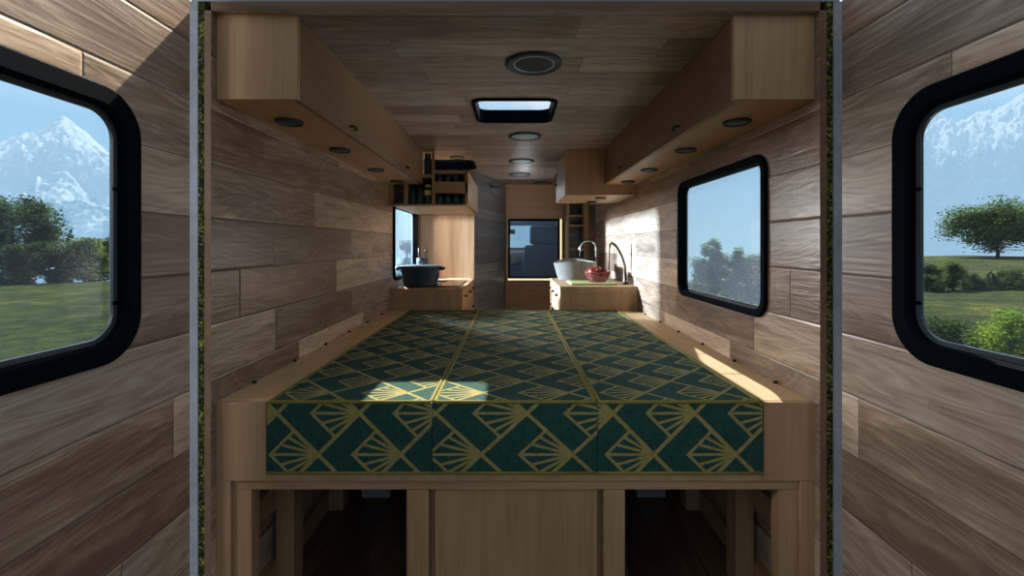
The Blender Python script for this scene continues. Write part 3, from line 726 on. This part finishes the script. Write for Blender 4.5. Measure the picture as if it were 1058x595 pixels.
for a, b2, hx in ((-0.075, 0.240, 0.10), (0.244, 0.56, 0.30)):
    dd = MB().box(a, b2, YP - 0.020, YP - 0.001, ZF + 0.08, WP[2] - 0.06).build('door', M['wood_x'], t, bevel=0.002)
    MB().tube([(hx - 0.02, YP - 0.020, -0.47), (hx - 0.02, YP - 0.034, -0.47), (hx + 0.02, YP - 0.034, -0.47), (hx + 0.02, YP - 0.020, -0.47)], 0.004, 6).build('handle', M['blackmetal'], dd)
# open shelf niche right of the partition window
t = thing('open_shelf', (0.75, 4.95, ZF), 'open wooden shelf niche with grey plank back beside the cab window', 'shelf')
MB().box(0.6005, XR - 0.001, 5.16, 5.18, ZF, ZC - 0.001).build('back', M['greyplank'], t)
for a, b2 in ((0.6005, 0.622), (0.785, 0.835)):
    MB().box(a, b2, 4.95, 5.159, ZF, ZC - 0.001).build('upright', M['wood_z'], t, bevel=0.001)
for zz in (0.32, 0.21, -0.05, -0.30):
    MB().box(0.6225, 0.7845, 4.96, 5.159, zz - 0.008, zz + 0.008).build('shelf_board', M['wood_x'], t)
MB().box(0.8355, XR - 0.001, 5.0, 5.02, ZF, ZC - 0.001).build('side_panel', M['wall'], t)

# glowing strips stand in for sunlight at the worktop back edge and cab window
sunglow = NT('led_glow'); e = sunglow.n.new('ShaderNodeEmission'); e.inputs[0].default_value = (1.0, 0.80, 0.45, 1); e.inputs[1].default_value = 0.9
M['led'] = sunglow.done(e.outputs[0])
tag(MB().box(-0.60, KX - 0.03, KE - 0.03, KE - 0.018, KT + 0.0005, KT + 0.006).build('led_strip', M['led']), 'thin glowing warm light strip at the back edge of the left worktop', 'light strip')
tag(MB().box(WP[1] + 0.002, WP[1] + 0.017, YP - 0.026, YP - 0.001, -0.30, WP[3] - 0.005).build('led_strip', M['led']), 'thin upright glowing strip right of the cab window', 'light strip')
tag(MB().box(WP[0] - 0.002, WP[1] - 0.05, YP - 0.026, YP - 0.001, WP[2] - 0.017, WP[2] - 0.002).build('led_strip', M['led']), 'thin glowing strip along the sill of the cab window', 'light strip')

# pale boxes added as the bright spots at the back of the under-bed bays
for sx, xa in ((-1, -0.745), (1, 0.615)):
    tag(MB().box(xa, xa + 0.145, 2.24, 2.42, ZF + 0.0005, ZF + 0.22).build('storage_box', M['pale'], bevel=0.01), 'pale box deep under the bed in the %s storage bay' % ('left' if sx < 0 else 'right'), 'box')

# ------------------------------------------------------------------ cab
struct(slab(lambda a, b, t: (a, 7.1 + t, b), [(XL - 0.05, ZF), (XR + 0.05, ZF), (XR + 0.05, ZC), (XL - 0.05, ZC)], [rrect(-0.70, 0.34, -0.04, 0.30, 0.05)], 0, 0.05).build('wall_cab_front', M['dash']))
struct(MB().box(XL - 0.05, XL, YE + 0.001, 7.099, ZF, ZC).build('wall_cab_left', M['dash']))
struct(MB().box(XR, XR + 0.05, YE + 0.001, 7.099, ZF, ZC).build('wall_cab_right', M['dash']))
w = sthing('window_6', (0, 7.1, -0.04))
panefill(lambda a, b, t: (a, 7.1 + t, b), (-0.70, 0.34, -0.04, 0.30), 0.05, 0.0, 0.025).build('pane', M['glass'], w)
st = thing('cab_seat', (0.40, 6.05, ZF), 'dark high-backed front seat seen through the cab window', 'seat')
def soft(x0, x1, y0, y1, z0, z1, nm, par, bv):
    return MB().box(x0, x1, y0, y1, z0, z1).build(nm, M['seat'], par, smooth=True, bevel=bv, seg=4)
soft(0.16, 0.64, 6.0, 6.12, -0.62, 0.0, 'backrest', st, 0.05)
soft(0.235, 0.585, 5.99, 6.10, 0.005, 0.255, 'headrest', st, 0.045)
soft(0.16, 0.64, 6.125, 6.60, -0.76, -0.63, 'seat_cushion', st, 0.04)
MB().box(0.22, 0.58, 6.1, 6.55, ZF, -0.765).build('base', M['dash'], st)
for xx in (0.34, 0.46): MB().tube([(xx, 6.05, -0.03), (xx, 6.05, 0.06)], 0.008, 8).build('headrest_post', M['chrome'], st)
dsh = thing('dashboard', (0, 6.8, ZF), 'dark dashboard below the windscreen seen through the cab window', 'dashboard')
MB().box(XL + 0.01, XR - 0.01, 6.78, 7.09, -0.55, -0.10).build('body', M['dash'], dsh, smooth=True, bevel=0.04, seg=3)
MB().box(-0.6, 0.6, 6.86, 7.08, ZF, -0.551).build('base', M['dash'], dsh)
MB().box(-0.05, 0.13, 6.765, 6.779, -0.30, -0.14).build('screen', M['hob'], dsh, bevel=0.004)
sw = thing('steering_wheel', (-0.40, 6.6, -0.15), 'dark steering wheel behind the cab partition', 'steering wheel')
cx, cy, cz = -0.40, 6.62, -0.16
MB().tube([(cx + 0.18 * math.cos(2 * math.pi * i / 32), cy + 0.06 * math.sin(2 * math.pi * i / 32), cz + 0.17 * math.sin(2 * math.pi * i / 32)) for i in range(32)], 0.014, 8, True).build('rim', M['blackmetal'], sw, smooth=True)
MB().tube([(cx - 0.17, cy, cz), (cx + 0.17, cy, cz)], 0.012, 8).tube([(cx, cy, cz), (cx, cy + 0.150, cz - 0.05)], 0.025, 10).build('hub', M['blackmetal'], sw, smooth=True)
mr = thing('rear_view_mirror', (-0.02, 6.95, 0.2), 'small dark rear-view mirror at the top of the windscreen', 'mirror')
MB().box(-0.11, 0.05, 6.93, 6.95, 0.165, 0.235).build('housing', M['blackmetal'], mr, bevel=0.01)
MB().tube([(-0.03, 6.951, 0.22), (-0.03, 7.09, 0.33)], 0.008, 8).build('stalk', M['blackmetal'], mr)

# ------------------------------------------------------------------ landscape
ZG = -2.0
def ground_mat():
    t = NT('meadow'); o, x, y, z = t.obj()
    n1 = t.noise(o, 0.12, 4, 0.6); n2 = t.noise(t.comb(x, y, 0.0), 2.6, 6, 0.8); n3 = t.noise(o, 0.9, 3, 0.6)
    f = t.math('ADD', t.math('MULTIPLY', n1, 0.3), t.math('ADD', t.math('MULTIPLY', n2, 0.45), t.math('MULTIPLY', n3, 0.3)))
    col = t.ramp(f, [(0.36, lin(8, 16, 6)), (0.48, lin(28, 44, 16)), (0.57, lin(56, 70, 26)), (0.66, lin(112, 108, 46))])
    rr = t.math('SQRT', t.math('ADD', t.math('MULTIPLY', x, x), t.math('MULTIPLY', y, y)))
    gr = t.math('SUBTRACT', 1.0, t.math('DIVIDE', t.math('SUBTRACT', rr, 4.0), 1.5), clamp=True)  # unseen grey patch round the van, added to cut the green bounce
    col = t.mix(gr, col, t.ramp(n2, [(0.3, lin(44, 38, 32)), (0.7, lin(72, 64, 56))]))
    return t.done(t.bsdf(col, 0.95, 0, t.bump(n2, 1.0, 0.25), 0.1))
M['meadow'] = ground_mat()
s = MB(); bm = s.bm
N = 120; grid = []
def gz(x, y):
    r = math.hypot(x, y)
    z = ZG
    if x > 20: z += min(1.0, (x - 20) / 35.0) * 0.9
    k = x / y if y > 1 else (9.0 if x > 0 else -9.0)
    crest = 36.0 if k < -0.55 else (26.0 if k < 0.62 else 74.0)
    if y < 1: crest = 74.0
    if r > crest: z -= (r - crest) * 0.10
    if r > 5: z += 0.10 * math.sin(x * 0.31) * math.cos(y * 0.27)
    return z
coords = [math.copysign(abs(i / (N / 2)) ** 2.4 * 2500, i) for i in range(-N // 2, N // 2 + 1)]
for X in coords: grid.append([bm.verts.new((X, Y, gz(X, Y))) for Y in coords])
for i in range(N):
    for j in range(N): bm.faces.new((grid[i][j], grid[i + 1][j], grid[i + 1][j + 1], grid[i][j + 1]))
struct(s.build('ground', M['meadow'], smooth=True))

# mountains
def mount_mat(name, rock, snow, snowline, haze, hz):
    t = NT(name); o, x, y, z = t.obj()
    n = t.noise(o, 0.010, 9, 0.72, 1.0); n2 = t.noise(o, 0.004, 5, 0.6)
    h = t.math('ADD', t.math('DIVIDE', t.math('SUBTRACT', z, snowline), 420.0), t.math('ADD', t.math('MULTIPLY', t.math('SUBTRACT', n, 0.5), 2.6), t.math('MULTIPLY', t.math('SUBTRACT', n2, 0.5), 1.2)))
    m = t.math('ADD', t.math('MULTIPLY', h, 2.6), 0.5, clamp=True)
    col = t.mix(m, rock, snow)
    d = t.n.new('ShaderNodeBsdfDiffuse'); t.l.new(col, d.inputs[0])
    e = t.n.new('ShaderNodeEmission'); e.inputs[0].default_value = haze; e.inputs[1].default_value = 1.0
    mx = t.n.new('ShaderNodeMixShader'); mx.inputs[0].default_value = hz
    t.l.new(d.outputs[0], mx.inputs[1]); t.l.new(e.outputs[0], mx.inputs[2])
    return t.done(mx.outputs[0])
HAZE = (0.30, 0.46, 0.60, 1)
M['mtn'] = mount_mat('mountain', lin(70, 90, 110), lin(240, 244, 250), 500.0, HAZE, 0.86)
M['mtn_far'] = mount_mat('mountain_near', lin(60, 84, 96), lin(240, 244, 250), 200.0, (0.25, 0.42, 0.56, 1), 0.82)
from mathutils import noise as mn
def ridge(name, prof, D, depth, mat, label, seed, amp):
    """prof: (angle dx/dy, height) silhouette at distance y = D"""
    s = MB(); bm = s.bm; NA, ND = 330, 80; rows = []
    k0, k1 = prof[0][0], prof[-1][0]
    def hh(k):
        for (a, ha), (b, hb) in zip(prof, prof[1:]):
            if a <= k <= b: return ha + (hb - ha) * (k - a) / (b - a)
        return 0
    for i in range(NA + 1):
        k = k0 + (k1 - k0) * i / NA; row = []
        for j in range(ND + 1):
            tt = j / ND; y = D - depth * (1 - tt)
            sc = 1.0
            p = Vector((k * D * 0.0052 + seed, tt * depth * 0.0045, seed))
            rg = 1 - abs(mn.noise(p)) * 2; rg2 = 1 - abs(mn.noise(p * 2.7)) * 2; rg3 = mn.noise(p * 7.0)
            e = min(1, (1 - abs(2 * i / NA - 1)) * 8)
            z = hh(k) * (tt ** 1.25) + amp * (rg * 0.6 + rg2 * 0.3 + rg3 * 0.22) * math.sin(math.pi * min(1, tt * 0.93)) * 1.0 * e
            row.append(bm.verts.new((k * y, y, ZG + 5 * tt + max(z, -30 * (1 - tt)) - (220 if j == 0 else 0))))
        rows.append(row)
    for i in range(NA):
        for j in range(ND): bm.faces.new((rows[i][j], rows[i + 1][j], rows[i + 1][j + 1], rows[i][j + 1]))
    return tag(s.build(name, M[mat], smooth=True), label, 'mountain', None)
D = 3200.0
def H(v): return (253 - v) * D / F
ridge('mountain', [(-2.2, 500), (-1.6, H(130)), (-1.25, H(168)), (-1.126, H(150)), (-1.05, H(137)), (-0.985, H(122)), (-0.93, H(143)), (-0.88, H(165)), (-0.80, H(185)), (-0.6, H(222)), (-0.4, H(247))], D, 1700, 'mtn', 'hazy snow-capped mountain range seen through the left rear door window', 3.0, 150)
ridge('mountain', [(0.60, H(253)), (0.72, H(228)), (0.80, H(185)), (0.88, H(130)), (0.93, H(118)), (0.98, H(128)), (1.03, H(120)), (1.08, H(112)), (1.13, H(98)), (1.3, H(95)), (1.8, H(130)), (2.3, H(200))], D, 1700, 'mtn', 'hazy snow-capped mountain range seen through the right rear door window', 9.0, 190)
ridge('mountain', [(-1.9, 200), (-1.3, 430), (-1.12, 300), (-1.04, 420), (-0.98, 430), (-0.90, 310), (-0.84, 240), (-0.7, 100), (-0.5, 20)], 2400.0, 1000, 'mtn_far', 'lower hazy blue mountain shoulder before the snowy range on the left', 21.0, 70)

# trees
def crown(h, w, base, n, seed, shape='oak', leaf=0.16):
    rnd = random.Random(seed); s = MB(); bm = s.bm
    cl = []
    if shape == 'cone':
        for i in range(26):
            t = i / 25; r = (1 - t) ** 0.9 * w / 2
            for k in range(max(1, int(9 * (1 - t)) + 1)):
                a = rnd.uniform(0, 6.28); cl.append((r * rnd.uniform(0.3, 1) * math.cos(a), r * rnd.uniform(0.3, 1) * math.sin(a), base + (h - base) * t * 0.97, w * 0.10 * (1.1 - t)))
    else:
        nc = 46 if shape == 'oak' else 30
        for i in range(nc):
            a = rnd.uniform(0, 6.28); u = rnd.uniform(-1, 1); q = rnd.uniform(0.25, 1) ** 0.5
            rr = math.sqrt(max(0, 1 - u * u)) * q
            zc = (base + h) / 2 + u * q * (h - base) / 2 * 0.86
            if shape == 'bush':
                zc = base + (h * 0.93 - base) * rnd.random() ** 1.1
                lim = math.sqrt(max(0.05, 1 - ((zc - base) / (h - base)) ** 2)); rr = lim * rnd.random() ** 0.5
            ww = w * 0.42 * 1.0
            cl.append((rr * math.cos(a) * ww, rr * math.sin(a) * ww, zc, w * rnd.uniform(0.10, 0.17)))
    for i in range(n):
        cx, cy, cz, r = rnd.choice(cl)
        dx, dy, dz = [max(-1.0, min(1.0, rnd.gauss(0, 0.55))) for _ in range(3)]
        p = Vector((cx + dx * r, cy + dy * r, max(0.02 * h, cz + dz * r)))
        m = Matrix.Rotation(rnd.uniform(0, 6.28), 3, 'Z') @ Matrix.Rotation(rnd.uniform(-1.2, 1.2), 3, 'X')
        L = leaf * rnd.uniform(0.6, 1.4)
        q = [m @ Vector(v) * L for v in ((-0.5, 0, 0), (0, -0.35, 0.1), (0.5, 0, 0), (0, 0.35, 0.1))]
        bm.faces.new([bm.verts.new(p + v) for v in q])
    return s
def trunk(h, w, base, seed):
    rnd = random.Random(seed); s = MB()
    s.tube([(0, 0, -0.1), (0.02 * h, 0, base * 0.6), (0.0, 0.02 * h, base + (h - base) * 0.35), (0.02 * h, 0, h * 0.85)], [h * 0.035, h * 0.026, h * 0.018, h * 0.006], 8)
    for k in range(5):
        a = k * 1.3 + rnd.random(); z0 = base * 0.7 + (h - base) * 0.08 * k
        s.tube([(0.01 * h, 0, z0), (w * 0.16 * math.cos(a), w * 0.16 * math.sin(a), z0 + h * 0.12), (w * 0.36 * math.cos(a), w * 0.36 * math.sin(a), z0 + h * 0.22)], [h * 0.014, h * 0.010, h * 0.003], 6)
    return s
def plant(name, u, Y, vtop, wpx, label, leafm, shape, seed, n=5000, basef=0.3, vbase=None, group=None, cat='tree', leaf=None):
    X = (u - 529) * Y / F
    zb = gz(X, Y) - 0.02
    h = (253 - vtop) * Y / F - zb; w = wpx * Y / F
    t = thing(name, (X, Y, zb), label, cat, group)
    def place(mb, nm, m, sm):
        for v in mb.bm.verts: v.co += Vector((X, Y, zb))
        mb.build(nm, M[m], t, smooth=sm)
    place(crown(h, w, h * basef, n, seed, shape, leaf or (0.027 if shape == 'oak' else 0.055) * max(h, w)), 'crown', leafm, False)
    place(trunk(h, w, h * basef, seed), 'trunk', 'bark', True)
    return t
LG = 'trees beyond the left door window'
plant('broadleaf_tree', 10, 27, 197, 88, 'large dark leafy tree at the left side of the left door window', 'leaf_dark', 'oak', 1, 22000, 0.04, group=LG)
plant('broadleaf_tree', -40, 25, 205, 80, 'dark leafy tree beyond the big one at the left edge of the left door window', 'leaf_dark', 'oak', 2, 8000, 0.06, group=LG)
plant('conifer_tree', 73, 28, 236, 26, 'narrow dark conifer between the bushes behind the left meadow', 'needle', 'cone', 3, 3000, 0.1, group=LG)
plant('bush', 18, 25.2, 256, 52, 'rounded dark bush standing before the large tree in the left door window', 'leaf_dark', 'bush', 8, 6000, 0.03, group=LG, cat='bush')
plant('bush', 50, 25.8, 250, 46, 'rounded dark bush just left of the conifer at the left meadow edge', 'leaf_dark', 'bush', 4, 6000, 0.05, group=LG, cat='bush')
plant('bush', 88, 26.5, 249, 48, 'rounded mid green bush just right of the conifer at the left meadow edge', 'leaf_mid', 'bush', 5, 6000, 0.05, group=LG, cat='bush')
plant('bush', 116, 29, 244, 52, 'dark bush beside the right edge of the left door window', 'leaf_dark', 'bush', 6, 6000, 0.05, group=LG, cat='bush')
plant('bush', 150, 29, 244, 50, 'dark bush hidden behind the left door frame edge', 'leaf_dark', 'bush', 7, 2500, 0.05, group=LG, cat='bush') if False else None
RG = 'trees beyond the right door window'
plant('broadleaf_tree', 1030, 46, 210, 84, 'lone spreading oak-like tree on the rise in the right door window', 'leaf_mid', 'oak', 11, 22000, 0.08, group=RG)
for i, (u, v, w, lm, lab) in enumerate(((958, 274, 30, 'leaf_dark', 'dark rounded bush at the left end of the row across the right meadow'),
                                   (984, 272, 32, 'leaf_mid', 'green rounded bush second from the left in the row across the right meadow'),
                                   (1006, 283, 22, 'leaf_dark', 'low dark bush third from the left in the row across the right meadow'),
                                   (1046, 279, 34, 'leaf_mid', 'green bush at the right end of the row across the right meadow'))):
    plant('bush', u, 20, v, w, lab, lm, 'bush', 20 + i, 4500, 0.05, group=RG, cat='bush')
plant('conifer_tree', 1024, 20, 279, 22, 'small pointed conifer in the bush row across the right meadow', 'needle', 'cone', 27, 2400, 0.05, group=RG)
plant('bush', 975, 7.6, 331, 70, 'dark green leafy bush close to the van in the right door window', 'leaf_dark', 'bush', 30, 5200, 0.05, group=RG, cat='bush', leaf=0.05)
plant('bush', 1045, 7.0, 327, 92, 'bright green leafy bush close to the van at the right picture edge', 'leaf_light', 'bush', 31, 6500, 0.05, group=RG, cat='bush', leaf=0.05)
WG = 'trees beyond the side windows'
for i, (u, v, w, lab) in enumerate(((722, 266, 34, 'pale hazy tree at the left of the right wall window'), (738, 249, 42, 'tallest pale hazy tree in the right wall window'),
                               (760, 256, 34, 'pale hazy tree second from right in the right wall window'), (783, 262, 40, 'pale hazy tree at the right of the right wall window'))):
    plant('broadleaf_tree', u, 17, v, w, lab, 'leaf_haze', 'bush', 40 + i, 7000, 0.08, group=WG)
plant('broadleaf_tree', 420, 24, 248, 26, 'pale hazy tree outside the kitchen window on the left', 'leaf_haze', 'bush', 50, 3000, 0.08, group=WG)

# ------------------------------------------------------------------ light
sd = Vector((0.235, 0.79, 1.0)).normalized()
sl = bpy.data.lights.new('sun', 'SUN'); sl.energy = 8.0; sl.angle = math.radians(0.8); sl.color = (1.0, 0.90, 0.74)
so = bpy.data.objects.new('sun', sl); COL.objects.link(so); so.rotation_euler = sd.to_track_quat('Z', 'Y').to_euler()

w = bpy.data.worlds.new('world'); scene.world = w; w.use_nodes = True
nt = w.node_tree; nt.nodes.clear(); N_ = nt.nodes.new; Lk = nt.links.new
out = N_('ShaderNodeOutputWorld'); bg = N_('ShaderNodeBackground'); Lk(bg.outputs[0], out.inputs[0])
tc = N_('ShaderNodeTexCoord'); sx = N_('ShaderNodeSeparateXYZ'); Lk(tc.outputs['Generated'], sx.inputs[0])
cr_ = N_('ShaderNodeValToRGB'); Lk(sx.outputs[2], cr_.inputs[0])
e = cr_.color_ramp.elements; e[0].position = 0.0; e[0].color = (0.37, 0.55, 0.66, 1); e[1].position = 1.0; e[1].color = (0.24, 0.40, 0.62, 1)
for p, c in ((0.12, (0.31, 0.50, 0.65, 1)), (0.35, (0.26, 0.46, 0.66, 1))):
    q = e.new(p); q.color = c
nz = N_('ShaderNodeTexNoise'); nz.inputs['Scale'].default_value = 3.0; nz.inputs['Detail'].default_value = 7; Lk(tc.outputs['Generated'], nz.inputs['Vector'])
cm = N_('ShaderNodeValToRGB'); Lk(nz.outputs['Fac'], cm.inputs[0]); cm.color_ramp.elements[0].position = 0.34; cm.color_ramp.elements[1].position = 0.54
mm = N_('ShaderNodeMath'); mm.operation = 'MULTIPLY'; Lk(cm.outputs[0], mm.inputs[0])
m3 = N_('ShaderNodeMapRange'); Lk(sx.outputs[2], m3.inputs[0]); m3.inputs[1].default_value = 0.20; m3.inputs[2].default_value = 0.32; Lk(m3.outputs[0], mm.inputs[1])
mx = N_('ShaderNodeMix'); mx.data_type = 'RGBA'; Lk(mm.outputs[0], mx.inputs[0]); Lk(cr_.outputs[0], mx.inputs[6]); mx.inputs[7].default_value = (0.85, 0.92, 0.98, 1)

# the sky is brighter on the sun's side than on the opposite side
mb_ = N_('ShaderNodeMapRange'); Lk(sx.outputs[1], mb_.inputs[0])
mb_.inputs[1].default_value = -0.35; mb_.inputs[2].default_value = 0.45; mb_.inputs[3].default_value = 0.38; mb_.inputs[4].default_value = 0.95
vm = N_('ShaderNodeVectorMath'); vm.operation = 'SCALE'; Lk(mx.outputs[2], vm.inputs[0]); Lk(mb_.outputs[0], vm.inputs['Scale'])
Lk(vm.outputs[0], bg.inputs[0]); bg.inputs[1].default_value = 1.0

# area lamps outside the windows; right-window and left-door ones are added fill
def outside_lamp(name, loc, aim, size, energy, color):
    al = bpy.data.lights.new(name, 'AREA'); al.energy = energy; al.size = size; al.color = color
    ao = bpy.data.objects.new(name, al); COL.objects.link(ao); ao.location = (loc[0], loc[1], loc[2] + ZO)
    ao.rotation_euler = (Vector(loc) - Vector(aim)).to_track_quat('Z', 'Y').to_euler()
outside_lamp('kitchen_window_light', (-2.6, 4.0, 0.36), (0.9, 3.8, 0.0), 0.10, 430, (0.66, 0.84, 1.0))
outside_lamp('kitchen_window_light', (-1.36, 4.08, 0.30), (0.9, 2.6, 0.0), 0.14, 34, (1.0, 0.95, 0.90))
outside_lamp('right_window_light', (4.2, 1.9, -1.5), (-0.4, 2.1, 0.7), 1.2, 50, (0.95, 0.97, 1.0))  # unseen lamp added low outside to lift the ceiling
outside_lamp('left_door_light', (-2.8, 0.3, 0.5), (0.9, 1.6, -0.2), 0.8, 26, (1.0, 0.97, 0.92))  # unseen lamp added to brighten the right wall and door
def fill_light(name, loc, energy, size, color=(1.0, 0.95, 0.88)):
    al = bpy.data.lights.new(name, 'POINT'); al.energy = energy; al.shadow_soft_size = size; al.color = color
    ao = bpy.data.objects.new(name, al); COL.objects.link(ao); ao.location = (loc[0], loc[1], loc[2] + ZO)
fill_light('room_light', (0.03, 2.72, -0.12), 0.9, 0.18, (1.0, 0.90, 0.76))  # unseen point lamp added over the bed as soft fill
fill_light('passage_light', (0.12, 4.5, 0.50), 1.3, 0.06, (0.85, 0.93, 1.0))  # unseen cool lamp added to brighten the passage
fill_light('cab_light', (-0.15, 6.3, 0.55), 7.0, 0.06, (0.85, 0.93, 1.0))  # unseen lamp added to lift the dark cab

# ------------------------------------------------------------------ camera
cd = bpy.data.cameras.new('camera'); cd.lens = F / 1058 * 36; cd.sensor_width = 36; cd.shift_y = -(297.5 - 253) / 1058
cd.clip_start = 0.02; cd.clip_end = 20000
co = bpy.data.objects.new('camera', cd); COL.objects.link(co); co.location = (0, 0, ZO); co.rotation_euler = (math.pi / 2, 0, 0)
scene.camera = co
scene.view_settings.view_transform = 'Standard'
scene.view_settings.exposure = 0.58
